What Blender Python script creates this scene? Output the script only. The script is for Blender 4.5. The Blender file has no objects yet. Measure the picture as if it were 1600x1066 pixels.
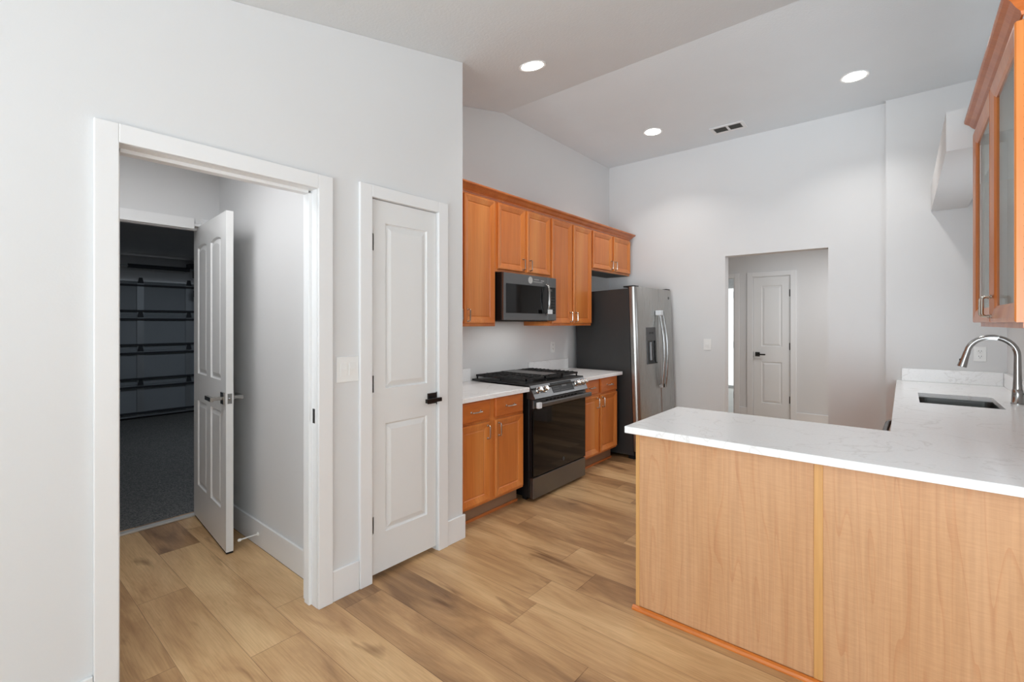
import bpy, bmesh, math, random
from mathutils import Vector, Matrix
from math import pi, sin, cos, radians as R

S = bpy.context.scene
COL = S.collection

# ------------------------------------------------------------------ camera
cam_d = bpy.data.cameras.new('camera')
cam = bpy.data.objects.new('camera', cam_d); COL.objects.link(cam)
cam.location = (0, 0, 1.37)
cam.rotation_euler = (R(90), 0, R(39.9125))
cam_d.sensor_width = 36.0
cam_d.lens = 731.13 / 1600 * 36
cam_d.shift_y = -28.35 / 1600
cam_d.clip_start = 0.02
S.camera = cam

# ------------------------------------------------------------------ world, lights, exposure
S.view_settings.view_transform = 'Standard'
S.view_settings.look = 'None'
S.view_settings.exposure = 0.13
S.view_settings.gamma = 1.0
S.view_settings.use_curve_mapping = False
W = bpy.data.worlds.new('world'); S.world = W; W.use_nodes = True
W.node_tree.nodes['Background'].inputs[0].default_value = (0.97, 0.985, 1.0, 1)
W.node_tree.nodes['Background'].inputs[1].default_value = 1.5

def area(name, loc, rot, sx, sy, power, color=(1, 1, 1), shape='RECTANGLE', spread=180):
    d = bpy.data.lights.new(name, 'AREA'); d.shape = shape; d.size = sx; d.size_y = sy
    d.energy = power; d.color = color; d.spread = R(spread)
    o = bpy.data.objects.new(name, d); COL.objects.link(o); o.location = loc; o.rotation_euler = rot
    return o
# daylight through the glass doors behind the camera, then added fills
DAY = (0.82, 0.915, 1.0)
area('daylight_rear', (0.6, -3.40, 1.2), (R(90 + 18), 0, 0), 4.2, 1.8, 41, DAY, 'RECTANGLE', 75)
area('ceiling_fill_rear', (0.6, -3.40, 0.9), (R(90 + 50), 0, 0), 4.2, 1.4, 112, DAY, 'RECTANGLE', 110)  # added uplight at the unseen glass doors, tilted to brighten the ceiling
area('ceiling_fill_side', (3.10, -0.8, 1.2), (0, R(90 + 50), 0), 1.3, 3.6, 32, DAY, 'RECTANGLE', 110)  # second added uplight, at the unseen dining window, for the sloped ceiling
area('sink_fill', (0.60, 4.0, 1.62), (0, R(90 + 24), 0), 0.9, 1.0, 8, DAY)  # added light over the sink to brighten the kitchen, on a windowless wall
# added fill lights without fixtures: dining room behind the camera, halls, garage
_d = bpy.data.lights.new('dining_fill', 'POINT'); _d.energy = 30; _d.shadow_soft_size = 0.3; _d.color = (0.88, 0.94, 1.0)  # unseen point light added to lift ceiling and walls
_o = bpy.data.objects.new('dining_fill', _d); COL.objects.link(_o); _o.location = (1.7, -1.3, 1.75)
area('hallway_fill', (-0.2, 6.4, 2.40), (0, 0, 0), 0.5, 0.5, 19, (0.97, 0.98, 1.0))  # unseen light added to brighten the far hallway
area('short_hall_fill', (-2.74, 0.48, 2.40), (0, 0, 0), 0.5, 0.5, 7.4, (0.97, 0.98, 1.0))  # unseen light added to lift the short hall walls
area('garage_fill', (-6.3, 2.2, 2.30), (0, 0, 0), 0.8, 0.8, 11, (0.80, 0.90, 1.0))  # weak unseen light added so the dark garage reads
CAN_W = 4.8

# ------------------------------------------------------------------ materials
def lin(c):
    return tuple(((v / 255) / 12.92 if v / 255 <= 0.04045 else ((v / 255 + 0.055) / 1.055) ** 2.4) for v in c) + (1,)

def new_mat(name):
    m = bpy.data.materials.new(name); m.use_nodes = True
    nt = m.node_tree; b = nt.nodes['Principled BSDF']
    return m, nt, b

def N(nt, t, **kw):
    n = nt.nodes.new(t)
    for k, v in kw.items(): setattr(n, k, v)
    return n

def plain(name, rgb, rough=0.5, metal=0.0, bump=0.0, bscale=200, coat=0.0, var=0.02, spec=0.5):
    m, nt, b = new_mat(name)
    c = lin(rgb)
    tc = N(nt, 'ShaderNodeTexCoord')
    no = N(nt, 'ShaderNodeTexNoise'); no.inputs['Scale'].default_value = 3.0; no.inputs['Detail'].default_value = 3
    nt.links.new(tc.outputs['Object'], no.inputs['Vector'])
    rp = N(nt, 'ShaderNodeValToRGB')
    rp.color_ramp.elements[0].position = 0.3; rp.color_ramp.elements[1].position = 0.7
    rp.color_ramp.elements[0].color = tuple(v * (1 - var) for v in c[:3]) + (1,)
    rp.color_ramp.elements[1].color = tuple(min(1, v * (1 + var)) for v in c[:3]) + (1,)
    nt.links.new(no.outputs['Fac'], rp.inputs['Fac']); nt.links.new(rp.outputs['Color'], b.inputs['Base Color'])
    b.inputs['Roughness'].default_value = rough; b.inputs['Metallic'].default_value = metal
    b.inputs['Coat Weight'].default_value = coat; b.inputs['Specular IOR Level'].default_value = spec
    if bump:
        n2 = N(nt, 'ShaderNodeTexNoise'); n2.inputs['Scale'].default_value = bscale; n2.inputs['Detail'].default_value = 3
        nt.links.new(tc.outputs['Object'], n2.inputs['Vector'])
        bp = N(nt, 'ShaderNodeBump'); bp.inputs['Strength'].default_value = bump; bp.inputs['Distance'].default_value = 0.004
        nt.links.new(n2.outputs['Fac'], bp.inputs['Height']); nt.links.new(bp.outputs['Normal'], b.inputs['Normal'])
    return m

def wood(name, c1, c2, c3, rough=0.32, stretch=(9, 9, 0.7), coat=0.15, figure=0.0, horiz=False):
    m, nt, b = new_mat(name)
    tc = N(nt, 'ShaderNodeTexCoord'); mp = N(nt, 'ShaderNodeMapping')
    s = (stretch[2], stretch[1], stretch[0]) if horiz else stretch
    mp.inputs['Scale'].default_value = s
    nt.links.new(tc.outputs['Object'], mp.inputs['Vector'])
    n1 = N(nt, 'ShaderNodeTexNoise'); n1.inputs['Scale'].default_value = 1.0; n1.inputs['Detail'].default_value = 4; n1.inputs['Distortion'].default_value = 0.6
    nt.links.new(mp.outputs['Vector'], n1.inputs['Vector'])
    rp = N(nt, 'ShaderNodeValToRGB'); e = rp.color_ramp.elements
    e[0].position = 0.25; e[0].color = lin(c1); e[1].position = 0.75; e[1].color = lin(c3)
    k = e.new(0.5); k.color = lin(c2)
    nt.links.new(n1.outputs['Fac'], rp.inputs['Fac'])
    # fine pores
    mp2 = N(nt, 'ShaderNodeMapping'); mp2.inputs['Scale'].default_value = (s[0] * 14, s[1] * 14, s[2] * 5)
    nt.links.new(tc.outputs['Object'], mp2.inputs['Vector'])
    n2 = N(nt, 'ShaderNodeTexNoise'); n2.inputs['Scale'].default_value = 1.0; n2.inputs['Detail'].default_value = 3
    nt.links.new(mp2.outputs['Vector'], n2.inputs['Vector'])
    mx = N(nt, 'ShaderNodeMix', data_type='RGBA', blend_type='MULTIPLY'); mx.inputs[0].default_value = 0.28
    r2 = N(nt, 'ShaderNodeValToRGB'); r2.color_ramp.elements[0].position = 0.3; r2.color_ramp.elements[1].position = 0.62
    r2.color_ramp.elements[0].color = (0.6, 0.52, 0.45, 1); r2.color_ramp.elements[1].color = (1, 1, 1, 1)
    nt.links.new(n2.outputs['Fac'], r2.inputs['Fac'])
    nt.links.new(rp.outputs['Color'], mx.inputs[6]); nt.links.new(r2.outputs['Color'], mx.inputs[7])
    out = mx.outputs[2]
    if figure:
        # cathedral grain lines plus faint curly cross figure
        mp3 = N(nt, 'ShaderNodeMapping'); mp3.inputs['Scale'].default_value = (4.4, 4.4, 0.34)
        nt.links.new(tc.outputs['Object'], mp3.inputs['Vector'])
        n3 = N(nt, 'ShaderNodeTexNoise'); n3.inputs['Scale'].default_value = 1.2; n3.inputs['Detail'].default_value = 2
        nt.links.new(mp3.outputs['Vector'], n3.inputs['Vector'])
        mu = N(nt, 'ShaderNodeMath', operation='MULTIPLY'); mu.inputs[1].default_value = 16.0
        nt.links.new(n3.outputs['Fac'], mu.inputs[0])
        fr = N(nt, 'ShaderNodeMath', operation='FRACT'); nt.links.new(mu.outputs[0], fr.inputs[0])
        r3 = N(nt, 'ShaderNodeValToRGB'); el = r3.color_ramp.elements
        el[0].position = 0.0; el[0].color = (0.84, 0.64, 0.50, 1); el[1].position = 0.16; el[1].color = (1, 1, 1, 1)
        nt.links.new(fr.outputs[0], r3.inputs['Fac'])
        m3 = N(nt, 'ShaderNodeMix', data_type='RGBA', blend_type='MULTIPLY'); m3.inputs[0].default_value = figure
        nt.links.new(out, m3.inputs[6]); nt.links.new(r3.outputs['Color'], m3.inputs[7])
        mp4 = N(nt, 'ShaderNodeMapping'); mp4.inputs['Scale'].default_value = (16, 16, 190)
        nt.links.new(tc.outputs['Object'], mp4.inputs['Vector'])
        n4 = N(nt, 'ShaderNodeTexNoise'); n4.inputs['Scale'].default_value = 1.0; n4.inputs['Detail'].default_value = 2; n4.inputs['Distortion'].default_value = 0.8
        nt.links.new(mp4.outputs['Vector'], n4.inputs['Vector'])
        r4 = N(nt, 'ShaderNodeValToRGB'); r4.color_ramp.elements[0].position = 0.35; r4.color_ramp.elements[1].position = 0.65
        r4.color_ramp.elements[0].color = (0.86, 0.82, 0.78, 1)
        nt.links.new(n4.outputs['Fac'], r4.inputs['Fac'])
        m4 = N(nt, 'ShaderNodeMix', data_type='RGBA', blend_type='MULTIPLY'); m4.inputs[0].default_value = 0.45
        nt.links.new(m3.outputs[2], m4.inputs[6]); nt.links.new(r4.outputs['Color'], m4.inputs[7])
        out = m4.outputs[2]
    nt.links.new(out, b.inputs['Base Color'])
    b.inputs['Roughness'].default_value = rough; b.inputs['Coat Weight'].default_value = coat; b.inputs['Coat Roughness'].default_value = 0.15
    return m

def floor_mat():
    m, nt, b = new_mat('oak_plank_floor')
    L = nt.links
    tc = N(nt, 'ShaderNodeTexCoord'); sp = N(nt, 'ShaderNodeSeparateXYZ'); L.new(tc.outputs['Object'], sp.inputs[0])
    def M(op, a, bb=None, c=None):
        n = N(nt, 'ShaderNodeMath', operation=op)
        for i, v in enumerate((a, bb, c)):
            if v is None: continue
            if isinstance(v, (int, float)): n.inputs[i].default_value = v
            else: L.new(v, n.inputs[i])
        return n.outputs[0]
    PW, PL = 0.21, 1.32
    v = M('DIVIDE', M('ADD', sp.outputs[1], 20 * PW - 1.411), PW)
    row = M('FLOOR', v); fv = M('FRACT', v)
    wn = N(nt, 'ShaderNodeTexWhiteNoise', noise_dimensions='1D'); L.new(row, wn.inputs['W'])
    u = M('DIVIDE', M('ADD', M('ADD', sp.outputs[0], 30.0), M('MULTIPLY', wn.outputs[0], PL)), PL)
    colm = M('FLOOR', u); fu = M('FRACT', u)
    cb = N(nt, 'ShaderNodeCombineXYZ'); L.new(row, cb.inputs[0]); L.new(colm, cb.inputs[1])
    w2 = N(nt, 'ShaderNodeTexWhiteNoise', noise_dimensions='2D'); L.new(cb.outputs[0], w2.inputs['Vector'])
    pid = w2.outputs[0]
    # grain coordinates
    gc = N(nt, 'ShaderNodeCombineXYZ')
    L.new(M('ADD', M('MULTIPLY', sp.outputs[0], 1.5), M('MULTIPLY', pid, 61.0)), gc.inputs[0])
    L.new(M('MULTIPLY', sp.outputs[1], 6.5), gc.inputs[1]); L.new(M('MULTIPLY', pid, 17.0), gc.inputs[2])
    g1 = N(nt, 'ShaderNodeTexNoise'); g1.inputs['Scale'].default_value = 1.0; g1.inputs['Detail'].default_value = 5; g1.inputs['Roughness'].default_value = 0.56; g1.inputs['Distortion'].default_value = 0.7
    L.new(gc.outputs[0], g1.inputs['Vector'])
    rp = N(nt, 'ShaderNodeValToRGB'); e = rp.color_ramp.elements
    e[0].position = 0.24; e[0].color = lin((138, 103, 71)); e[1].position = 0.78; e[1].color = lin((224, 188, 140))
    k = e.new(0.42); k.color = lin((180, 140, 98)); k = e.new(0.56); k.color = lin((203, 163, 117))
    tone = M('ADD', g1.outputs['Fac'], M('MULTIPLY', M('SUBTRACT', pid, 0.5), 0.30))
    L.new(tone, rp.inputs['Fac'])
    # fine fibres
    fc = N(nt, 'ShaderNodeCombineXYZ'); L.new(M('MULTIPLY', sp.outputs[0], 7.0), fc.inputs[0]); L.new(M('MULTIPLY', sp.outputs[1], 170.0), fc.inputs[1]); L.new(pid, fc.inputs[2])
    g2 = N(nt, 'ShaderNodeTexNoise'); g2.inputs['Scale'].default_value = 1.0; g2.inputs['Detail'].default_value = 2; L.new(fc.outputs[0], g2.inputs['Vector'])
    r2 = N(nt, 'ShaderNodeValToRGB'); r2.color_ramp.elements[0].position = 0.3; r2.color_ramp.elements[1].position = 0.6; r2.color_ramp.elements[0].color = (0.86, 0.83, 0.80, 1)
    L.new(g2.outputs['Fac'], r2.inputs['Fac'])
    mx = N(nt, 'ShaderNodeMix', data_type='RGBA', blend_type='MULTIPLY'); mx.inputs[0].default_value = 1.0
    L.new(rp.outputs['Color'], mx.inputs[6]); L.new(r2.outputs['Color'], mx.inputs[7])
    # dark cracks and knots
    kc = N(nt, 'ShaderNodeCombineXYZ')
    L.new(M('ADD', M('MULTIPLY', sp.outputs[0], 1.5), M('MULTIPLY', pid, 23.0)), kc.inputs[0]); L.new(M('MULTIPLY', sp.outputs[1], 8.0), kc.inputs[1]); L.new(M('MULTIPLY', pid, 5.0), kc.inputs[2])
    g3 = N(nt, 'ShaderNodeTexNoise'); g3.inputs['Scale'].default_value = 1.5; g3.inputs['Detail'].default_value = 3; g3.inputs['Distortion'].default_value = 0.5; L.new(kc.outputs[0], g3.inputs['Vector'])
    r3 = N(nt, 'ShaderNodeValToRGB'); r3.color_ramp.elements[0].position = 0.63; r3.color_ramp.elements[0].color = (1, 1, 1, 1); r3.color_ramp.elements[1].position = 0.75; r3.color_ramp.elements[1].color = (0.50, 0.43, 0.37, 1)
    L.new(g3.outputs['Fac'], r3.inputs['Fac'])
    mk = N(nt, 'ShaderNodeMix', data_type='RGBA', blend_type='MULTIPLY'); mk.inputs[0].default_value = 1.0
    L.new(mx.outputs[2], mk.inputs[6]); L.new(r3.outputs['Color'], mk.inputs[7])
    # joints
    gv = M('LESS_THAN', fv, 0.012); gu = M('LESS_THAN', fu, 0.0022)
    gap = M('MAXIMUM', gv, gu)
    mg = N(nt, 'ShaderNodeMix', data_type='RGBA', blend_type='MULTIPLY'); L.new(M('MULTIPLY', gap, 0.7), mg.inputs[0])
    L.new(mk.outputs[2], mg.inputs[6]); mg.inputs[7].default_value = (0.35, 0.28, 0.22, 1)
    L.new(mg.outputs[2], b.inputs['Base Color'])
    b.inputs['Roughness'].default_value = 0.42
    bp = N(nt, 'ShaderNodeBump'); bp.inputs['Strength'].default_value = 0.15; bp.inputs['Distance'].default_value = 0.002
    L.new(M('SUBTRACT', g2.outputs['Fac'], M('MULTIPLY', gap, 1.0)), bp.inputs['Height']); L.new(bp.outputs['Normal'], b.inputs['Normal'])
    return m

def quartz_mat():
    m, nt, b = new_mat('white_quartz'); L = nt.links
    tc = N(nt, 'ShaderNodeTexCoord')
    n1 = N(nt, 'ShaderNodeTexNoise'); n1.inputs['Scale'].default_value = 3.2; n1.inputs['Detail'].default_value = 7; n1.inputs['Distortion'].default_value = 0.9
    L.new(tc.outputs['Object'], n1.inputs['Vector'])
    a = N(nt, 'ShaderNodeMath', operation='SUBTRACT'); a.inputs[1].default_value = 0.5; L.new(n1.outputs['Fac'], a.inputs[0])
    ab = N(nt, 'ShaderNodeMath', operation='ABSOLUTE'); L.new(a.outputs[0], ab.inputs[0])
    rp = N(nt, 'ShaderNodeValToRGB'); rp.color_ramp.elements[0].position = 0.0; rp.color_ramp.elements[1].position = 0.012
    rp.color_ramp.elements[0].color = lin((236, 235, 234)); rp.color_ramp.elements[1].color = lin((250, 250, 250))
    L.new(ab.outputs[0], rp.inputs['Fac'])
    n2 = N(nt, 'ShaderNodeTexNoise'); n2.inputs['Scale'].default_value = 90; n2.inputs['Detail'].default_value = 2; L.new(tc.outputs['Object'], n2.inputs['Vector'])
    r2 = N(nt, 'ShaderNodeValToRGB'); r2.color_ramp.elements[0].position = 0.35; r2.color_ramp.elements[1].position = 0.55; r2.color_ramp.elements[0].color = (0.97, 0.97, 0.97, 1)
    L.new(n2.outputs['Fac'], r2.inputs['Fac'])
    mx = N(nt, 'ShaderNodeMix', data_type='RGBA', blend_type='MULTIPLY'); mx.inputs[0].default_value = 1
    L.new(rp.outputs['Color'], mx.inputs[6]); L.new(r2.outputs['Color'], mx.inputs[7]); L.new(mx.outputs[2], b.inputs['Base Color'])
    b.inputs['Roughness'].default_value = 0.18
    return m

def steel(name, rgb, rough=0.3, axis='z'):
    m, nt, b = new_mat(name); L = nt.links
    tc = N(nt, 'ShaderNodeTexCoord'); mp = N(nt, 'ShaderNodeMapping')
    mp.inputs['Scale'].default_value = (600, 600, 3) if axis == 'z' else (3, 600, 600)
    L.new(tc.outputs['Object'], mp.inputs['Vector'])
    n1 = N(nt, 'ShaderNodeTexNoise'); n1.inputs['Scale'].default_value = 1; n1.inputs['Detail'].default_value = 2; L.new(mp.outputs['Vector'], n1.inputs['Vector'])
    rr = N(nt, 'ShaderNodeMapRange'); rr.inputs['To Min'].default_value = rough - 0.04; rr.inputs['To Max'].default_value = rough + 0.06
    L.new(n1.outputs['Fac'], rr.inputs['Value']); L.new(rr.outputs['Result'], b.inputs['Roughness'])
    b.inputs['Base Color'].default_value = lin(rgb); b.inputs['Metallic'].default_value = 1.0
    return m

def speckle(name, c1, c2, scale, rough):
    m, nt, b = new_mat(name); L = nt.links
    tc = N(nt, 'ShaderNodeTexCoord'); n1 = N(nt, 'ShaderNodeTexVoronoi'); n1.inputs['Scale'].default_value = scale
    L.new(tc.outputs['Object'], n1.inputs['Vector'])
    sp = N(nt, 'ShaderNodeSeparateColor'); L.new(n1.outputs['Color'], sp.inputs[0])
    rp = N(nt, 'ShaderNodeValToRGB'); rp.color_ramp.interpolation = 'LINEAR'
    rp.color_ramp.elements[0].color = lin(c1); rp.color_ramp.elements[1].color = lin(c2)
    L.new(sp.outputs[0], rp.inputs['Fac']); L.new(rp.outputs['Color'], b.inputs['Base Color'])
    b.inputs['Roughness'].default_value = rough
    return m

def glass_mat(name='clear_glass'):
    m, nt, b = new_mat(name); L = nt.links
    nt.nodes.remove(b); out = nt.nodes['Material Output']
    tr = N(nt, 'ShaderNodeBsdfTransparent'); tr.inputs[0].default_value = (0.93, 0.95, 0.94, 1)
    gl = N(nt, 'ShaderNodeBsdfGlossy'); gl.inputs['Roughness'].default_value = 0.02
    mx = N(nt, 'ShaderNodeMixShader'); mx.inputs[0].default_value = 0.14; L.new(tr.outputs[0], mx.inputs[1]); L.new(gl.outputs[0], mx.inputs[2])
    L.new(mx.outputs[0], out.inputs['Surface'])
    return m

def emit_mat(name, rgb, strength):
    m, nt, b = new_mat(name)
    b.inputs['Base Color'].default_value = rgb + (1,); b.inputs['Emission Color'].default_value = rgb + (1,); b.inputs['Emission Strength'].default_value = strength
    return m

MT = dict(
    wall=plain('painted_wall', (224, 224, 224), 0.75, bump=0.05, bscale=160, var=0.006),
    ceil=plain('textured_ceiling', (232, 237, 240), 0.9, bump=0.35, bscale=70, var=0.01),
    trim=plain('white_trim_paint', (236, 236, 236), 0.38, var=0.004),
    door=plain('white_door_paint', (233, 233, 232), 0.36, var=0.004),
    floor=floor_mat(), quartz=quartz_mat(),
    wood=wood('honey_maple', (202, 110, 46), (214, 126, 57), (224, 144, 74)),
    wood_h=wood('honey_maple_drawer', (196, 104, 44), (210, 118, 52), (220, 134, 66), horiz=True),
    crown=wood('crown_maple', (182, 96, 44), (196, 110, 52), (208, 124, 62), horiz=True),
    panel=wood('pale_maple_veneer', (206, 156, 112), (213, 165, 122), (219, 173, 132), rough=0.42, stretch=(5, 5, 0.5), coat=0.05, figure=0.42),
    strip=wood('golden_maple_strip', (206, 150, 88), (216, 162, 98), (224, 174, 112), rough=0.4),
    shoe=wood('orange_shoe_wood', (196, 104, 36), (214, 122, 46), (226, 142, 62), rough=0.35, horiz=True),
    toe=plain('toe_kick_board', (150, 118, 92), 0.6),
    nickel=plain('satin_nickel', (196, 190, 180), 0.22, 1.0, var=0.01),
    chrome=plain('brushed_chrome', (168, 167, 165), 0.22, 1.0, var=0.01),
    darkmetal=plain('dark_bronze_metal', (60, 58, 56), 0.3, 0.9),
    steel=steel('fridge_steel', (176, 175, 172), 0.27),
    slate=steel('slate_steel', (122, 123, 124), 0.36, 'x'),
    sinksteel=steel('sink_steel', (120, 120, 118), 0.3, 'x'),
    knob=plain('polished_knob', (222, 222, 220), 0.15, 1.0),
    black=plain('black_enamel', (20, 20, 21), 0.35),
    fside=plain('charcoal_side', (52, 52, 52), 0.45),
    iron=plain('cast_iron', (24, 24, 24), 0.6, bump=0.2, bscale=300),
    bglass=plain('black_glass', (7, 7, 8), 0.05, var=0.0, spec=0.35),
    screen=plain('dark_display', (12, 12, 13), 0.3, var=0.0, spec=0.15),
    graphite=plain('graphite_plastic', (72, 72, 72), 0.4),
    rubber=plain('black_rubber', (14, 14, 14), 0.8),
    plastic=plain('white_plastic', (240, 240, 238), 0.4, var=0.003),
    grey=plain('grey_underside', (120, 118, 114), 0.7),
    legend=plain('pale_legend_print', (190, 190, 188), 0.5),
    ventdark=plain('vent_grey_metal', (118, 118, 114), 0.6),  # mid grey of the vent louvres and backing
    glass=glass_mat(),
    lamp=emit_mat('lamp_diffuser', (1.0, 0.98, 0.95), 14.0),
    epoxy=speckle('flake_epoxy_floor', (58, 60, 62), (128, 126, 122), 130, 0.6),
    gwall=plain('garage_drywall', (186, 188, 190), 0.85),
    gdoor=plain('garage_door_steel', (150, 156, 162), 0.55),
    strut=plain('garage_strut', (44, 48, 54), 0.6),
    galv=plain('galvanised', (160, 164, 168), 0.5, 0.6),
    red=plain('red_cord', (150, 40, 36), 0.6),
    tag=plain('clear_wrap_tag', (226, 230, 234), 0.3),
    tile=plain('pale_tile', (214, 210, 204), 0.4),
    brass=plain('threshold_metal', (206, 203, 198), 0.4, 0.3),
)

# ------------------------------------------------------------------ mesh helpers
class MB:
    def __init__(self): self.bm = bmesh.new()
    def box(self, x0, x1, y0, y1, z0, z1, b=0.0, seg=2):
        bm = self.bm
        vs = [bm.verts.new((x, y, z)) for x in (x0, x1) for y in (y0, y1) for z in (z0, z1)]
        idx = [(0, 1, 3, 2), (4, 6, 7, 5), (0, 4, 5, 1), (2, 3, 7, 6), (0, 2, 6, 4), (1, 5, 7, 3)]
        fs = [bm.faces.new([vs[i] for i in f]) for f in idx]
        if b > 0:
            es = list({e for f in fs for e in f.edges})
            bmesh.ops.bevel(bm, geom=es, offset=b, segments=seg, affect='EDGES', profile=0.5)
        return self
    def prism(self, pts, axis, a0, a1, smooth=False):
        """pts: 2D polygon; axis 'x': (y,z); 'y': (x,z); 'z': (x,y)"""
        bm = self.bm
        def mk(p, a):
            return (a, p[0], p[1]) if axis == 'x' else ((p[0], a, p[1]) if axis == 'y' else (p[0], p[1], a))
        A = [bm.verts.new(mk(p, a0)) for p in pts]; B = [bm.verts.new(mk(p, a1)) for p in pts]
        n = len(pts)
        bm.faces.new(A); bm.faces.new(B[::-1])
        for i in range(n): bm.faces.new([A[i], B[i], B[(i + 1) % n], A[(i + 1) % n]]).smooth = smooth
        return self
    def tube(self, path, r, n=10, caps=True):
        bm = self.bm; P = [Vector(p) for p in path]; m = len(P); rings = []
        rr = r if isinstance(r, (list, tuple)) else [r] * m
        t0 = (P[1] - P[0]).normalized()
        ref = Vector((0, 0, 1)) if abs(t0.z) < 0.9 else Vector((1, 0, 0))
        nrm = t0.cross(ref).normalized()
        for i in range(m):
            t = (P[min(i + 1, m - 1)] - P[max(i - 1, 0)]).normalized()
            nrm = (nrm - t * nrm.dot(t)).normalized(); bn = t.cross(nrm)
            rings.append([bm.verts.new(P[i] + (nrm * cos(2 * pi * k / n) + bn * sin(2 * pi * k / n)) * rr[i]) for k in range(n)])
        for a, b in zip(rings, rings[1:]):
            for k in range(n): bm.faces.new([a[k], a[(k + 1) % n], b[(k + 1) % n], b[k]]).smooth = True
        if caps: bm.faces.new(rings[0][::-1]); bm.faces.new(rings[-1])
        return self
    def lathe(self, prof, c, axis=(0, 0, 1), n=24):
        """prof: list of (r, h) along axis"""
        bm = self.bm; ax = Vector(axis).normalized(); ref = Vector((1, 0, 0)) if abs(ax.x) < 0.9 else Vector((0, 1, 0))
        u = ax.cross(ref).normalized(); v = ax.cross(u); c = Vector(c); rings = []
        for r, h in prof:
            r = max(r, 1e-4)
            rings.append([bm.verts.new(c + ax * h + (u * cos(2 * pi * k / n) + v * sin(2 * pi * k / n)) * r) for k in range(n)])
        for a, b in zip(rings, rings[1:]):
            for k in range(n): bm.faces.new([a[k], a[(k + 1) % n], b[(k + 1) % n], b[k]]).smooth = True
        bm.faces.new(rings[0][::-1]); bm.faces.new(rings[-1])
        return self
    def rings_door(self, x0, x1, z0, z1, yb, rings):
        """door seen from -y; rings: (inset, y) outermost first, closed centre; back at yb"""
        bm = self.bm; loops = []
        for ins, y in [(0, yb)] + rings:
            loops.append([bm.verts.new(p) for p in ((x0 + ins, y, z0 + ins), (x1 - ins, y, z0 + ins), (x1 - ins, y, z1 - ins), (x0 + ins, y, z1 - ins))])
        for a, b in zip(loops, loops[1:]):
            for k in range(4): bm.faces.new([a[k], a[(k + 1) % 4], b[(k + 1) % 4], b[k]])
        bm.faces.new(loops[-1]); bm.faces.new(loops[0][::-1])
        return self
    def panel_slab(self, x0, x1, z0, z1, yf, yb, panels, prof, both=False):
        """slab with moulded panels; panels: (px0,px1,pz0,pz1,arch); front face at yf (towards -y)"""
        bm = self.bm
        xs = sorted({x0, x1} | {p[0] for p in panels} | {p[1] for p in panels})
        zs = sorted({z0, z1} | {p[2] for p in panels} | {p[3] for p in panels})
        def face_side(y, s):
            for i in range(len(xs) - 1):
                for j in range(len(zs) - 1):
                    cx, cz = (xs[i] + xs[i + 1]) / 2, (zs[j] + zs[j + 1]) / 2
                    if any(p[0] < cx < p[1] and p[2] < cz < p[3] for p in panels): continue
                    q = [bm.verts.new((x, y, z)) for x, z in ((xs[i], zs[j]), (xs[i + 1], zs[j]), (xs[i + 1], zs[j + 1]), (xs[i], zs[j + 1]))]
                    bm.faces.new(q if s < 0 else q[::-1])
            for px0, px1, pz0, pz1, arch in panels:
                K = 9
                def outline(ins, d, flat=False):
                    a, b, c, t = px0 + ins, px1 - ins, pz0 + ins, pz1 - ins
                    pts = [(a, c), (b, c)]
                    for k in range(K):
                        f = k / (K - 1); x = b + (a - b) * f
                        pts.append((x, t - (0 if flat else arch * (2 * f - 1) ** 2)))
                    return [bm.verts.new((x, y - s * d, z)) for x, z in pts]
                loops = [outline(0, 0, True)] + [outline(i, d) for i, d in prof]
                for la, lb in zip(loops, loops[1:]):
                    n = len(la)
                    for k in range(n):
                        q = [la[k], la[(k + 1) % n], lb[(k + 1) % n], lb[k]]
                        bm.faces.new(q if s < 0 else q[::-1])
                bm.faces.new(loops[-1] if s < 0 else loops[-1][::-1])
        face_side(yf, -1)
        if both: face_side(yb, 1)
        else:
            bm.faces.new([bm.verts.new(p) for p in ((x0, yb, z0), (x0, yb, z1), (x1, yb, z1), (x1, yb, z0))])
        for q in (((x0, yf, z0), (x0, yf, z1), (x0, yb, z1), (x0, yb, z0)), ((x1, yf, z0), (x1, yb, z0), (x1, yb, z1), (x1, yf, z1)),
                  ((x0, yf, z1), (x1, yf, z1), (x1, yb, z1), (x0, yb, z1)), ((x0, yf, z0), (x0, yb, z0), (x1, yb, z0), (x1, yf, z0))):
            bm.faces.new([bm.verts.new(p) for p in q])
        bmesh.ops.remove_doubles(bm, verts=bm.verts, dist=1e-5)
        return self
    def grid_slab(self, xs, ys, inc, z0, z1, b=0.003):
        bm = self.bm; V = {}
        def v(i, j, z):
            k = (i, j, z)
            if k not in V: V[k] = bm.verts.new((xs[i], ys[j], z))
            return V[k]
        nx, ny = len(xs) - 1, len(ys) - 1
        ok = lambda i, j: 0 <= i < nx and 0 <= j < ny and inc(i, j)
        for i in range(nx):
            for j in range(ny):
                if not ok(i, j): continue
                bm.faces.new([v(i, j, z1), v(i + 1, j, z1), v(i + 1, j + 1, z1), v(i, j + 1, z1)])
                bm.faces.new([v(i, j, z0), v(i, j + 1, z0), v(i + 1, j + 1, z0), v(i + 1, j, z0)])
                if not ok(i - 1, j): bm.faces.new([v(i, j, z0), v(i, j, z1), v(i, j + 1, z1), v(i, j + 1, z0)])
                if not ok(i + 1, j): bm.faces.new([v(i + 1, j, z0), v(i + 1, j + 1, z0), v(i + 1, j + 1, z1), v(i + 1, j, z1)])
                if not ok(i, j - 1): bm.faces.new([v(i, j, z0), v(i + 1, j, z0), v(i + 1, j, z1), v(i, j, z1)])
                if not ok(i, j + 1): bm.faces.new([v(i, j + 1, z0), v(i, j + 1, z1), v(i + 1, j + 1, z1), v(i + 1, j + 1, z0)])
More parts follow.
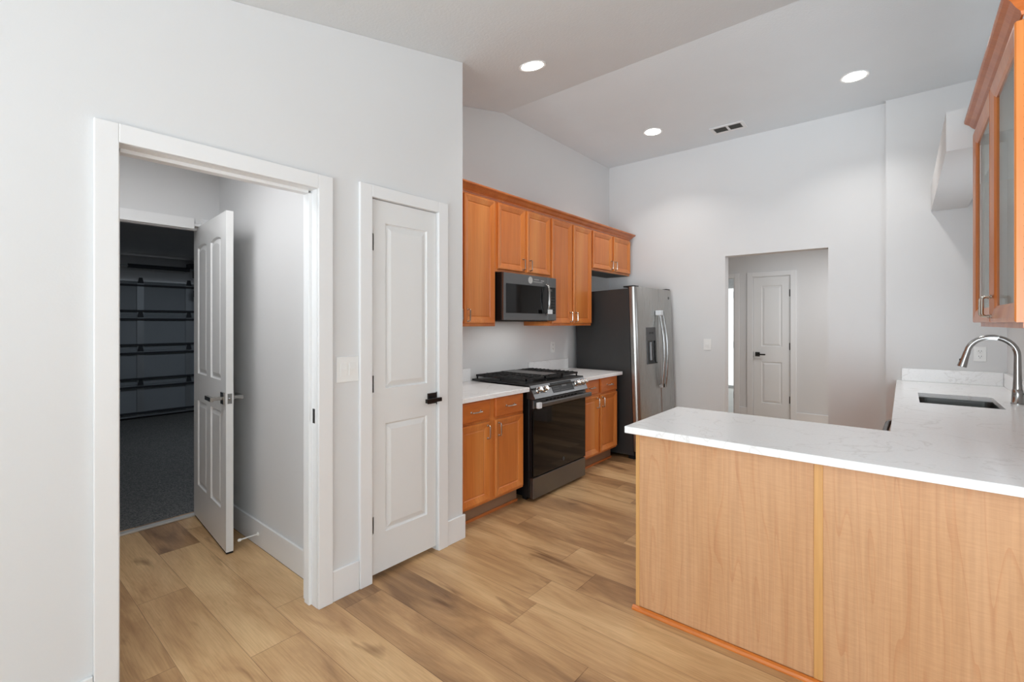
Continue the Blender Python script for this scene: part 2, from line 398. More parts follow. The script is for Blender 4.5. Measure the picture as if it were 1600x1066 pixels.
        if b:
            es = [e for e in bm.edges if len(e.link_faces) == 2 and abs(e.link_faces[0].normal.dot(e.link_faces[1].normal)) < 0.5]
            bm.normal_update()
            es = [e for e in bm.edges if len(e.link_faces) == 2 and abs(e.link_faces[0].normal.dot(e.link_faces[1].normal)) < 0.5]
            bmesh.ops.bevel(bm, geom=es, offset=b, segments=2, affect='EDGES', profile=0.5)
        return self
    def xf(self, mat):
        bmesh.ops.transform(self.bm, matrix=mat, verts=self.bm.verts); return self
    def build(self, name, mat, parent=None, origin=None, ang=40, recalc=True):
        bm = self.bm
        if recalc: bmesh.ops.recalc_face_normals(bm, faces=bm.faces)
        if origin is not None: bmesh.ops.translate(bm, vec=-Vector(origin), verts=bm.verts)
        bm.normal_update()
        for e in bm.edges:
            if len(e.link_faces) == 2 and e.calc_face_angle(0) > R(ang): e.smooth = False
        me = bpy.data.meshes.new(name); bm.to_mesh(me); bm.free()
        me.materials.append(mat)
        o = bpy.data.objects.new(name, me); COL.objects.link(o)
        if parent is not None: o.parent = parent
        elif origin is not None: o.location = origin
        return o

def tag(o, label=None, cat=None, group=None, kind=None):
    if label: o['label'] = label
    if cat: o['category'] = cat
    if group: o['group'] = group
    if kind: o['kind'] = kind
    return o

def thing(name, loc, rotz=0.0, label=None, cat=None, group=None, kind=None, rot=None):
    o = bpy.data.objects.new(name, None); COL.objects.link(o); o.location = loc
    o.rotation_euler = rot if rot else (0, 0, rotz); o.empty_display_size = 0.1
    return tag(o, label, cat, group, kind)

def struct(name, mb, mat, origin=(0, 0, 0), label=None, cat=None):
    o = mb.build(name, mat, None, origin); tag(o, label, cat, None, 'structure'); return o

LEFT = R(90)      # local x -> +Y, local front (-y) -> +X
RIGHT = R(-90)    # local front (-y) -> -X

# ------------------------------------------------------------------ setting: shell
XW, XK, YB, YJ, XR = -2.155, -2.817, 5.26, 5.20, 0.612
ZC, YC, SL, YF, ZF = 3.30, 3.25, 0.232, -0.457, 2.44
def ceil(y):
    if y >= YC: return ZC
    return max(ZF, ZC - SL * (YC - y))
ZL = ZC - SL * (YC - 2.085)

b = MB(); b.box(-3.95, 3.3, -3.6, 7.62, -0.08, 0.0)
struct('floor', b, MT['floor'], (0, 0, 0), 'warm brown oak plank floor running through the rooms', 'floor')

b = MB()
b.prism([(-3.6, ZF), (YF, ZF), (YC, ZC), (YB, ZC), (YB, ZC + .1), (YC, ZC + .1), (YF, ZF + .1), (-3.6, ZF + .1)], 'x', XK - 0.12, 3.3)
struct('ceiling', b, MT['ceil'], (0, 0, 0), 'white textured vaulted ceiling over the kitchen', 'ceiling')

def wall_cols(cols, x0, x1):
    """cols: (y0,y1,zbottom) prisms along x thickness with tops on the ceiling"""
    m = MB()
    for y0, y1, zb in cols:
        ys = [y0] + [k for k in (YF, YC) if y0 < k < y1] + [y1]
        pts = [(y0, zb), (y1, zb)] + [(y, ceil(y) - 0.001) for y in reversed(ys)]
        m.prism(pts, 'x', x0, x1)
    return m
# left wall with the two doorways
m = wall_cols([(-3.6, .365, 0), (.365, 1.135, 2.025), (1.135, 1.40, 0), (1.40, 1.887, 2.047), (1.887, 2.085, 0)], XW - 0.12, XW)
struct('wall_left', m, MT['wall'], (0, 0, 0), 'white wall with a wide doorway and a narrow pantry door', 'wall')
# return of the pantry towards the kitchen wall
m = MB(); m.box(XK - .12, XW - .121, 1.975, 2.085, 0, ceil(1.975) - .002)
struct('wall_pantry', m, MT['wall'], (0, 0, 0), 'white end wall between pantry and kitchen cabinets', 'wall')
m = wall_cols([(2.086, YB, 0)], XK - .12, XK)
struct('wall_kitchen', m, MT['wall'], (0, 0, 0), 'white kitchen wall behind the range and wall cabinets', 'wall')
# back wall with cased-less opening
OX0, OX1, OZ = -1.451, -0.540, 2.077
m = MB()
m.box(XK - .12, OX0, YB, YB + .12, 0, ZC + .05); m.box(OX0, OX1, YB, YB + .12, OZ, ZC + .05); m.box(OX1, XR + .12, YB, YB + .12, 0, ZC + .05)
struct('wall_back', m, MT['wall'], (0, 0, 0), 'white back wall with a plain opening into the hallway', 'wall')
m = MB(); m.box(-0.118, XR + .12, YJ, YB - .001, 0, ZC - .001)
struct('wall_back_sink', m, MT['wall'], (0, 0, 0), 'slightly projecting white wall section behind the sink counter', 'wall')
m = wall_cols([(2.12, YJ - .001, 0)], XR, XR + .12)
struct('wall_right', m, MT['wall'], (0, 0, 0), 'white wall carrying the glass-door cabinet', 'wall')
m = MB()
m.prism([(XR + .121, 0), (3.3, 0), (3.3, ceil(2.12)), (XR + .121, ceil(2.12))], 'y', 2.12, 2.24)
struct('wall_dining', m, MT['wall'], (0, 0, 0), 'white wall at the right end of the peninsula', 'wall')
# dining room behind the camera: side wall with windows, rear wall with glass doors
m = wall_cols([(-3.6, -2.7, 0), (-2.7, 1.1, 2.15), (1.1, 2.119, 0)], 3.18, 3.30); m.box(3.18, 3.30, -2.7, 1.1, 0, .5)
struct('wall_dining_side', m, MT['wall'], (0, 0, 0), 'white dining room wall with a wide window', 'wall')
m = MB(); m.box(XW + .001, -1.6, -3.6, -3.48, 0, ZF - .001); m.box(-1.6, 2.8, -3.6, -3.48, 2.15, ZF - .001); m.box(2.8, 3.179, -3.6, -3.48, 0, ZF - .001)
struct('wall_rear', m, MT['wall'], (0, 0, 0), 'white rear wall with wide glass doors', 'wall')
def window(name, x0, x1, z0, z1, n, loc, rotz, label):
    t = thing(name, loc, rotz, label, 'window', None, 'structure')
    f = MB(); k = .05
    f.box(x0, x1, 0, .06, z0, z0 + k); f.box(x0, x1, 0, .06, z1 - k, z1)
    for i in range(n + 1):
        c = x0 + (x1 - x0) * i / n; a = max(x0, c - k / 2); bb = min(x1, c + k / 2)
        if i == 0: bb = x0 + k
        if i == n: a = x1 - k
        f.box(a, bb, .001, .059, z0 + k, z1 - k)
    f.build('window_frame', MT['trim'], t)
    g = MB(); g.box(x0 + k, x1 - k, .028, .034, z0 + k, z1 - k); g.build('pane', MT['glass'], t)
    return t
window('window_1', -1.598, 2.798, 0.002, 2.148, 4, (0, -3.57, 0), 0, 'white framed sliding glass doors of the dining room')
window('window_2', -1.1, 2.698, .502, 2.148, 3, (3.27, 0, 0), RIGHT, 'wide white framed dining room window')

# soffit beam hanging off the back wall above the sink
m = MB(); m.box(.176, .392, 3.43, YJ - .001, 2.292, 2.505)
struct('trim_soffit', m, MT['wall'], (0, 0, 0), 'white boxed soffit beam above the sink counter', 'soffit')

# ------------------------------------------------------------------ hall to the garage
HX = -3.73
m = MB(); m.box(HX, XW - .121, 1.216, 1.30, 0, 2.42)
struct('wall_hall_right', m, MT['wall'], (0, 0, 0), 'white side wall of the short hall behind the open door', 'wall')
m = MB(); m.box(HX, XW - .121, .10, .20, 0, 2.42)
struct('wall_hall_left', m, MT['wall'], (0, 0, 0), 'white left side wall of the short hall', 'wall')
m = MB(); m.box(HX - .15, HX, .10, .21, 0, 2.42); m.box(HX - .15, HX, .21, 1.125, 2.055, 2.42); m.box(HX - .15, HX, 1.125, 1.30, 0, 2.42)
struct('wall_hall_end', m, MT['wall'], (0, 0, 0), 'white end wall of the short hall around the garage doorway', 'wall')
m = MB(); m.box(HX - .15, XW - .121, .10, 1.30, 2.421, 2.5)
struct('ceiling_hall', m, MT['ceil'], (0, 0, 0), 'low white ceiling of the short hall', 'ceiling')

def casing(name, y0, y1, oy0, oy1, zi, zo, x, th, label, zlow=0.0):
    """flat casing on a wall facing +X: inner y0..y1, outer oy0..oy1"""
    f = MB()
    f.box(x, x + th, oy0, y0, zlow, zo, .003); f.box(x, x + th, y1, oy1, zlow, zo, .003); f.box(x, x + th, y0 - .001, y1 + .001, zi, zo, .003)
    return struct(name, f, MT['trim'], (0, 0, 0), label, 'door casing')
casing('trim_1', .380, 1.120, .312, 1.193, 2.012, 2.080, XW + .0005, .018, 'flat white casing around the wide hall doorway')
casing('trim_2', 1.414, 1.873, 1.342, 1.946, 2.033, 2.097, XW + .0005, .018, 'flat white casing around the narrow pantry door')
# jamb of the hall doorway with stops
m = MB()
m.box(XW - .135, XW, 1.120, 1.1345, 0, 2.024); m.box(XW - .135, XW, .3655, .380, 0, 2.024); m.box(XW - .135, XW, .380, 1.120, 2.012, 2.0245)
m.box(XW - .098, XW - .052, 1.106, 1.121, 0, 2.0, .002); m.box(XW - .098, XW - .052, .379, .394, 0, 2.0, .002); m.box(XW - .098, XW - .052, .394, 1.106, 1.998, 2.013, .002)
jo = struct('trim_3', m, MT['trim'], (0, 0, 0), 'white jamb lining the hall doorway', 'door jamb')
m = MB(); m.box(XW - .040, XW - .020, 1.1185, 1.1205, .885, .955, .0006); m.build('strike_plate', MT['darkmetal'], jo)
# pantry jamb
m = MB()
m.box(XW - .12, XW, 1.873, 1.886, 0, 2.045); m.box(XW - .12, XW, 1.401, 1.414, 0, 2.045); m.box(XW - .12, XW, 1.414, 1.873, 2.033, 2.046)
struct('trim_4', m, MT['trim'], (0, 0, 0), 'white jamb lining the pantry doorway', 'door jamb')
# casing on the hall side of the garage doorway
m = MB(); m.box(HX, HX + .016, .206, 1.06, 2.012, 2.085, .002); m.box(HX, HX + .016, 1.105, 1.19, 0, 2.085, .002)
struct('trim_5', m, MT['trim'], (0, 0, 0), 'white casing around the garage doorway', 'door casing')
m = MB(); m.box(HX - .149, HX - .001, .211, 1.124, 2.035, 2.054); m.box(HX - .149, HX - .001, 1.112, 1.124, 0, 2.034); m.box(HX - .10, HX - .06, .215, 1.11, 2.015, 2.034)
struct('trim_6', m, MT['trim'], (0, 0, 0), 'white jamb lining the garage doorway', 'door jamb')
m = MB(); m.box(HX - .165, HX - .115, .215, 1.11, .0005, .014, .003)
struct('trim_7', m, MT['brass'], (0, 0, 0), 'metal threshold at the garage doorway', 'threshold')

def baseboard(name, boxes, label):
    f = MB()
    for bx in boxes: f.box(*bx, .003)
    return struct(name, f, MT['trim'], (0, 0, 0), label, 'baseboard')
BH, BT = .15, .014
baseboard('baseboard_left', [(XW, XW + BT, 1.194, 1.341, 0, BH), (XW, XW + BT, 1.947, 2.085 + BT, 0, BH), (XW, XW + BT, -3.47, .311, 0, BH)], 'tall white baseboard beside the pantry and hall doorways')
baseboard('baseboard_hall', [(HX + .017, XW - .136, 1.202, 1.2155, 0, BH)], 'tall white baseboard along the short hall wall')

# ------------------------------------------------------------------ doors
PROF = [(.0005, 0.0), (.004, .009), (.010, .0115), (.038, .002), (.042, .002)]
def hinge(parent, x, y, z, mat='nickel'):
    f = MB(); f.lathe([(.006, -.046), (.006, .046)], (x, y, z), n=10); f.box(x + .002, x + .016, y + .004, y + .007, z - .045, z + .045)
    f.lathe([(.0035, -.052), (.0035, .052)], (x, y, z), n=8)
    return f.build('hinge', MT[mat], parent)
# pantry door: local x = world y - 1.416
t = thing('door_1', (XW - .006, 1.417, 0), LEFT, 'narrow white two-panel pantry door with a dark lever', 'door', None, 'structure')
f = MB(); f.panel_slab(0, .453, .028, 2.029, 0, .035, [(.093, .384, .236, .824, 0), (.093, .384, 1.012, 1.912, 0)], PROF)
f.build('door_slab', MT['door'], t)
for z in (.292, 1.044, 1.80): hinge(t, 0.004, -.004, z)
f = MB(); f.box(.385, .447, -.010, 0.0, .889, .952, .001); f.box(.405, .425, -.045, -.010, .903, .923, .002); f.box(.335, .45, -.058, -.042, .905, .928, .002)
o = f.build('door_lever', MT['darkmetal'], t); o['label'] = 'dark square lever handle'
f = MB(); f.box(.4535, .4555, -.006, .02, .88, .955, .0006); f.build('strike_plate', MT['darkmetal'], t)

# open garage entry door: hinge at (-3.86,1.105), swings into hall
ang = math.atan2(-(1.105 - 1.0375), .81)
t = thing('door_2', (-3.875, 1.105, 0), ang, 'white four-panel door standing open into the hall', 'door', None, 'structure')
PW2 = .812
# local x from hinge to tip; camera sees the side towards -y
f = MB(); AR = .018
f.panel_slab(0, PW2, .012, 2.035, -.002, .036, [(.115, .355, .245, .835, 0), (.457, .697, .245, .835, 0), (.115, .355, 1.02, 1.905, AR), (.457, .697, 1.02, 1.905, AR)], PROF, both=True)
f.build('door_slab', MT['door'], t)
f = MB(); f.box(PW2 - .085, PW2 - .02, -.012, -.002, .885, .955, .001); f.box(PW2 - .062, PW2 - .042, -.06, -.012, .91, .93, .002); f.box(PW2 - .175, PW2 - .042, -.074, -.056, .905, .93, .002)
f.box(PW2 - .085, PW2 - .02, .036, .046, .885, .955, .001); f.box(PW2 - .062, PW2 - .042, .046, .09, .91, .93, .002); f.box(PW2 - .175, PW2 - .042, .086, .104, .905, .93, .002)
o = f.build('door_lever', MT['chrome'], t); o['label'] = 'polished square lever handle'
f = MB(); f.box(PW2, PW2 + .0015, .005, .029, .89, .95, .0005); f.lathe([(.008, 0), (.008, .008), (.004, .010)], (PW2 + .0015, .017, .92), (1, 0, 0), 12); f.build('latch_plate', MT['chrome'], t)
f = MB(); f.box(.002, PW2 - .002, 0.0, .034, .002, .0118); f.build('door_sweep', MT['rubber'], t)

# door stop on the hall baseboard
t = thing('door_stop', (-3.035, 1.2018, .075), 0, 'small white spring door stop on the hall baseboard', 'door stop')
f = MB(); f.lathe([(.012, 0), (.012, .004), (.006, .010)], (0, 0, 0), (0, -1, 0), 14); f.build('base_plate', MT['plastic'], t)
f = MB()
f.tube([(0.0045 * cos(k * .9), -.008 - k * .0011, .0045 * sin(k * .9)) for k in range(80)], .0014, 5); f.tube([(0, -.006, 0), (0, -.096, 0)], .003, 8); f.build('spring', MT['plastic'], t)
f = MB(); f.lathe([(.006, 0), (.0085, .004), (.0085, .014), (.005, .018)], (0, -.096, 0), (0, -1, 0), 14); f.build('tip', MT['plastic'], t)

# ------------------------------------------------------------------ garage beyond
GX = -8.4
m = MB(); m.box(GX - .3, HX - .151, -1.2, 4.6, -.09, -.002)
struct('floor_garage', m, MT['epoxy'], (0, 0, 0), 'dark speckled epoxy garage floor', 'floor')
m = MB(); m.box(GX - .3, HX - .152, -1.2, 4.6, 2.335, 2.43)
struct('ceiling_garage', m, MT['gwall'], (0, 0, 0), 'garage ceiling', 'ceiling')
m = MB(); m.box(GX - .20, GX - .08, -1.2, 4.6, 1.966, 2.334); m.box(GX - .20, GX - .08, -1.2, -.58, 0, 1.966); m.box(GX - .20, GX - .08, 4.18, 4.6, 0, 1.966)
struct('wall_garage_front', m, MT['gwall'], (0, 0, 0), 'garage wall above the overhead door', 'wall')
m = MB(); m.box(GX - .3, HX - .151, -1.32, -1.2, 0, 2.334); m.box(GX - .3, HX - .151, 4.6, 4.72, 0, 2.334)
struct('wall_garage_side', m, MT['gwall'], (0, 0, 0), 'garage side walls', 'wall')
m = MB(); m.box(HX - .152, HX - .1505, -1.2, .205, 0, 2.334); m.box(HX - .152, HX - .1505, 1.126, 4.6, 0, 2.334)
struct('wall_garage_entry', m, MT['gwall'], (0, 0, 0), 'garage side of the entry wall', 'wall')
t = thing('garage_door', (GX, -.6, 0), LEFT, 'dark grey sectional garage door with horizontal struts, seen through the doorway', 'garage door')
SH = .487
for k in range(4):
    z0 = .02 + k * SH
    f = MB(); f.rings_door(0, 4.8, z0, z0 + SH, .05, [(.0, .006), (.006, .0), (.02, -.0), (.024, .008)])
    s = f.build('door_section', MT['gdoor'], t)
    f = MB()
    for zz in (z0 + .045, z0 + SH - .075): f.prism([(-.002, zz), (-.030, zz + .006), (-.030, zz + .024), (-.002, zz + .030)], 'x', .02, 4.78)
    f.build('strut', MT['strut'], s)
    f = MB()
    for xx in (1.0, 2.33, 2.92, 3.9): f.box(xx - .04, xx + .04, -.005, .006, z0 + .01, z0 + SH - .02)
    f.build('stile', MT['galv'], s)
    f = MB()
    for xx in (2.33, 2.92): f.prism([(xx - .035, z0 + SH - .03), (xx + .035, z0 + SH - .03), (xx + .02, z0 + SH + .05), (xx - .02, z0 + SH + .05)], 'y', -.02, -.008)
    f.build('hinge', MT['strut'], s)
f = MB(); f.box(0, 4.8, .0, .05, .0, .018); f.build('bottom_seal', MT['rubber'], t)
t = thing('torsion_bar', (GX + .10, 1.45, 2.17), LEFT, 'black torsion spring bar mounted above the garage door', 'spring bar')
f = MB(); f.tube([(-.3, 0, 0), (1.6, 0, 0)], .012, 10); f.build('shaft', MT['galv'], t)
f = MB(); f.tube([(.12, 0, 0), (.85, 0, 0)], .032, 14); f.build('spring', MT['strut'], t)
f = MB(); f.box(.86, 1.02, -.03, .18, .02, .10); f.box(.90, .93, -.06, .02, -.12, .06); f.lathe([(.05, 0), (.05, .03)], (.93, 0, 0), (1, 0, 0), 16); f.build('bracket', MT['strut'], t)
t = thing('release_cord', (GX + .19, 2.36, 2.02), 0, 'red release cord hanging near the top of the garage door', 'cord')
f = MB(); f.tube([(0, 0, .12), (.01, 0, .05), (-.005, .01, -.03), (0, .0, -.16)], .014, 8); f.build('cord', MT['red'], t)
f = MB(); f.box(-.03, .03, -.03, .03, -.26, -.16, .01); f.build('grip', MT['strut'], t)

# ------------------------------------------------------------------ hallway beyond the back opening
YH = 7.5
m = MB()
m.box(-3.6, -2.72, YH, YH + .12, 0, 2.44); m.box(-2.72, -1.935, YH, YH + .12, 2.04, 2.44); m.box(-1.935, -1.70, YH, YH + .12, 0, 2.44)
m.box(-1.70, -1.197, YH, YH + .12, 2.047, 2.44); m.box(-1.197, 1.4, YH, YH + .12, 0, 2.44)
struct('wall_hallway', m, MT['wall'], (0, 0, 0), 'white hallway wall with a closet door', 'wall')
m = MB(); m.box(-3.72, -3.6, YB + .121, YH + .12, 0, 2.44); m.box(1.4, 1.52, YB + .121, YH + .12, 0, 2.44)
struct('wall_hallway_end', m, MT['wall'], (0, 0, 0), 'white end walls of the hallway', 'wall')
m = MB(); m.box(-3.72, 1.52, YB + .121, YH + .12, 2.441, 2.52)
struct('ceiling_hallway', m, MT['ceil'], (0, 0, 0), 'white hallway ceiling', 'ceiling')
t = thing('door_3', (-1.681, YH + .012, 0), 0, 'narrow white two-panel closet door in the far hallway', 'door', None, 'structure')
f = MB(); f.panel_slab(.0, .466, .02, 2.03, 0, .035, [(.105, .365, .215, .81, 0), (.105, .365, 1.03, 1.905, 0)], PROF); f.build('door_slab', MT['door'], t)
for z in (.29, 1.04, 1.79): hinge(t, .462, -.004, z, 'darkmetal')
f = MB(); f.box(.025, .085, -.010, 0, .885, .945, .001); f.box(.045, .065, -.045, -.01, .905, .925, .002); f.box(.045, .165, -.058, -.042, .905, .925, .002)
f.build('door_lever', MT['darkmetal'], t)
f = MB(); f.box(-.004, .001, -.004, .02, .87, .95, .0006); f.build('strike_plate', MT['darkmetal'], t)
m = MB()
m.box(-1.762, -1.690, YH - .016, YH, 0, 2.105, .003); m.box(-1.207, -1.137, YH - .016, YH, 0, 2.105, .003); m.box(-1.691, -1.206, YH - .016, YH, 2.040, 2.105, .003)
m.box(-1.699, -1.684, YH + .001, YH + .1, 0, 2.046); m.box(-1.212, -1.198, YH + .001, YH + .1, 0, 2.046); m.box(-1.684, -1.212, YH + .001, YH + .1, 2.033, 2.046)
struct('trim_8', m, MT['trim'], (0, 0, 0), 'flat white casing around the hallway closet door', 'door casing')
m = MB(); m.box(-1.935, -1.868, YH - .016, YH, 0, 2.105, .003); m.box(-2.79, -2.72, YH - .016, YH, 0, 2.105, .003); m.box(-2.721, -1.934, YH - .016, YH, 2.04, 2.105, .003)
m.box(-1.950, -1.9355, YH + .0, YH + .12, 0, 2.039)
cj = struct('trim_9', m, MT['trim'], (0, 0, 0), 'white casing beside the bright doorway in the hallway', 'door casing')
for z in (.29, 1.04, 1.79):
    f = MB(); f.box(-1.958, -1.9505, YH + .02, YH + .05, z - .05, z + .05, .001); f.build('hinge', MT['darkmetal'], cj)
baseboard('baseboard_hallway', [(-1.137, 1.39, YH - .014, YH, 0, .13), (-1.867, -1.763, YH - .014, YH, 0, .13)], 'white baseboard of the far hallway')
# bright room beyond the hallway
m = MB(); m.box(-4.6, -1.2, YH + .121, 10.6, -.08, -.001)
struct('floor_bright_room', m, MT['tile'], (0, 0, 0), 'pale floor of the bright room beyond the hallway', 'floor')
m = MB(); m.box(-1.3, -1.2, YH + .121, 10.6, 0, 2.44); m.box(-4.7, -4.6, YH + .121, 10.6, 0, 2.44); m.box(-4.6, -1.3, 10.5, 10.6, 2.15, 2.44); m.box(-4.6, -4.2, 10.5, 10.6, 0, 2.15); m.box(-1.6, -1.3, 10.5, 10.6, 0, 2.15)
struct('wall_bright_room', m, MT['wall'], (0, 0, 0), 'white walls of the bright room beyond the hallway', 'wall')
m = MB(); m.box(-4.7, -1.2, YH + .121, 10.6, 2.441, 2.52)
struct('ceiling_bright_room', m, MT['ceil'], (0, 0, 0), 'ceiling of the bright room beyond the hallway', 'ceiling')
window('window_3', -4.199, -1.601, .002, 2.148, 1, (0, 10.52, 0), 0, 'bright glass door seen through the hallway doorway')

# ------------------------------------------------------------------ kitchen cabinets
CR = [(0, .005), (.004, 0), (.013, 0), (.046, .0115), (.050, .0155), (.056, .0155), (.060, .0135)]
DR = [(0, .006), (.006, .001), (.012, 0)]
def pull(parent, x, z, vertical=True, L=.088, y=0.0):
    """bow pull on a front at y, standing off towards -y"""
    f = MB(); h = L / 2; pr = .026; q = []
    for k in range(6):
        a = pi / 2 * k / 5; q.append((h - .012 + .012 * cos(pi / 2 - a) - .0, pr - .012 + .012 * sin(a)))
    prof = [(-h, 0)] + [(-h, pr * .55)] + [(-h + .012 - .012 * cos(a), pr - .012 + .012 * sin(a)) for a in [pi / 2 * k / 4 for k in range(5)]]
    prof = prof + [(-u, v) for u, v in reversed(prof)]
    pts = [((x, y - v, z + u) if vertical else (x + u, y - v, z)) for u, v in prof]
    f.tube(pts, .0048, 8)
    for s in (-1, 1):
        c = (x, y, z + s * h) if vertical else (x + s * h, y, z)
        f.lathe([(.008, 0), (.008, .003), (.005, .005)], c, (0, -1, 0), 10)
    return f.build('handle', MT['nickel'], parent)

def cabinet(name, label, cat, loc, rotz, w, d, z0, z1, doors, drawers=(), group=None, toe=None, under=None, closed_body=True):
    t = thing(name, loc, rotz, label, cat, group)
    f = MB(); f.box(0, w, .0205, d, z0, z1, .0015, 1); f.build('cabinet_body', MT['wood'], t)
    if toe: f = MB(); f.box(0, w, toe, d, 0.0, z0 - .0005); f.build('toe_kick', MT['toe'], t); f = MB(); f.box(0, w, toe - .014, toe - .0005, 0, .020, .004); f.build('shoe_molding', MT['crown'], t)
    for x0, x1, a, bz, hx, hz in doors:
        f = MB(); f.rings_door(x0, x1, a, bz, .020, CR); dd = f.build('door', MT['wood'], t, ang=20)
        pull(dd, hx, hz)
    for x0, x1, a, bz in drawers:
        f = MB(); f.rings_door(x0, x1, a, bz, .020, DR); dd = f.build('drawer', MT['wood_h'], t, ang=20)
        pull(dd, (x0 + x1) / 2, (a + bz) / 2, False)
    return t

XU = -2.487; UD = XU - XK - .002  # upper door face and depth
GU = 'maple wall cabinets along the kitchen wall'
def upper(y0, y1, z0, doors, label):
    dd = [(a - y0, c - y0, z0 + .022, 2.336, hx - y0, z0 + .022 + .062) for a, c, hx in doors]
    return cabinet('wall_cabinet', label, 'wall cabinet', (XU, y0, 0), LEFT, y1 - y0, UD, z0, 2.352, dd, group=GU)
upper(2.100, 2.786, 1.343, [(2.115, 2.412, 2.385), (2.428, 2.767, 2.462)], 'tall honey maple wall cabinet left of the microwave')
upper(2.788, 3.541, 1.782, [(2.806, 3.152, 3.120), (3.184, 3.523, 3.217)], 'short two-door maple wall cabinet directly above the microwave')
upper(3.543, 4.281, 1.343, [(3.558, 3.891, 3.860), (3.926, 4.266, 3.957)], 'tall two-door maple wall cabinet between microwave and refrigerator')
uf = upper(4.283, 5.181, 1.925, [(4.298, 4.719, 4.690), (4.756, 5.165, 4.785)], 'short two-door maple wall cabinet above the refrigerator')
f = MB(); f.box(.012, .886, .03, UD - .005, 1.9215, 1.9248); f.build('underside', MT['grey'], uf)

# crown moulding over the wall cabinets
def crown_profile(z):
    return [(0, z), (.006, z), (.008, z + .012), (.020, z + .022), (.034, z + .040), (.048, z + .050), (.052, z + .056), (.052, z + .066), (0, z + .066)]
def crown_run(f, path, z, inward):
    """path: list of (x,y) with outward normals; mitred sweep"""
    bm = f.bm; prof = crown_profile(z); rows = []
    for (x, y), (nx, ny) in path:
        rows.append([bm.verts.new((x + nx * p, y + ny * p, zz)) for p, zz in prof])
    for a, b2 in zip(rows, rows[1:]):
        n = len(prof)
        for k in range(n): bm.faces.new([a[k], a[(k + 1) % n], b2[(k + 1) % n], b2[k]])
    bm.faces.new(rows[0]); bm.faces.new(rows[-1][::-1])
f = MB(); crown_run(f, [((XU - .020, 2.10), (1, 0)), ((XU - .020, 5.1825), (1, 1)), ((XK + .002, 5.1825), (0, 1))], 2.3525, 1)
o = f.build('crown_molding', MT['crown'], None, (XU, 3.6, 2.3525)); tag(o, 'dark maple crown molding along the top of the kitchen wall cabinets', 'molding')

# base cabinets
XB = -2.205; BD = XB - XK - .002; ZT = .88; TH = .032
def base(y0, y1, xs, label):
    (a0, a1), (b0, b1) = xs
    drs = [(a0 - y0, a1 - y0, .702, .838), (b0 - y0, b1 - y0, .702, .838)]
    dos = [(a0 - y0, a1 - y0, .140, .686, a1 - .030 - y0, .615), (b0 - y0, b1 - y0, .140, .686, b0 + .030 - y0, .615)]
    return cabinet('base_cabinet', label, 'base cabinet', (XB, y0, 0), LEFT, y1 - y0, BD, .120, ZT - TH - .001, dos, drs, 'maple base cabinets beside the range', toe=.085)
base(2.100, 2.790, ((2.112, 2.404), (2.460, 2.772)), 'maple base cabinet left of the range, two drawers over two doors')
base(3.625, 4.300, ((3.640, 3.915), (3.955, 4.284)), 'maple base cabinet between range and refrigerator')
# shoe trim on the floor in front of the toe kick
def counter(y0, y1, label, bs0, bs1):
    t = thing('countertop', (XB, (y0 + y1) / 2, ZT), 0, label, 'countertop')
    f = MB(); f.box(XK + .001, -2.172, y0, y1, ZT - TH, ZT, .003); f.build('slab', MT['quartz'], t, t.location)
    f = MB(); f.box(XK + .001, XK + .020, bs0, bs1, ZT + .0005, .985, .002); f.build('backsplash', MT['quartz'], t, t.location)
    return t
counter(2.0865, 2.806, 'white quartz countertop left of the range', 2.0865, 2.80)
counter(3.610, 4.335, 'short white quartz countertop between range and refrigerator', 3.615, 4.30)

# ------------------------------------------------------------------ range
t = thing('range', (-2.160, 2.832, 0), LEFT, 'slide-in black and dark steel gas range between the base cabinets', 'stove')
RW = .766
f = MB(); f.box(0, RW, .040, .635, .03, .868, .003); f.box(-.0, RW, .012, .04, .19, .868); f.build('body', MT['black'], t)
for fx in (.02, RW - .06):
    for fy in (.08, .55): f = MB(); f.box(fx, fx + .04, fy, fy + .04, 0, .03); f.build('foot', MT['black'], t)
f = MB(); f.box(.004, RW - .004, 0, .038, .022, .183, .004); f.build('drawer_front', MT['slate'], t)
f = MB(); f.box(.004, RW - .004, -.002, .034, .192, .712, .004); dr = f.build('oven_door', MT['bglass'], t)
f = MB(); f.box(.003, RW - .003, -.004, .034, .714, .778, .003); f.build('door_rail', MT['slate'], dr)
f = MB()
for k in range(9):
    x = .16 + k * .052; f.box(x, x + .034, -.0055, -.0038, .757, .769)
f.build('vent_slot', MT['black'], dr)
f = MB(); f.box(-.006, RW + .006, -.062, -.040, .728, .764, .008, 3); f.box(.02, .05, -.042, -.002, .732, .760, .003); f.box(RW - .05, RW - .02, -.042, -.002, .732, .760, .003); f.build('handle', MT['slate'], dr)
f = MB(); f.box(-.010, .030, -.064, -.038, .724, .768, .003); f.build('wrap_tag', MT['tag'], dr)
# round maker emblem low on the oven glass
f = MB(); f.lathe([(.016, 0), (.016, .0015), (.0135, .0015), (.0135, .0006)], (RW / 2 + .03, -.002, .248), (0, -1, 0), 24); f.tube([(RW / 2 + .038, -.004, .254), (RW / 2 + .030, -.004, .257), (RW / 2 + .023, -.004, .250), (RW / 2 + .027, -.004, .241), (RW / 2 + .036, -.004, .242), (RW / 2 + .037, -.004, .248), (RW / 2 + .031, -.004, .248)], .0013, 5); f.build('emblem', MT['graphite'], dr)
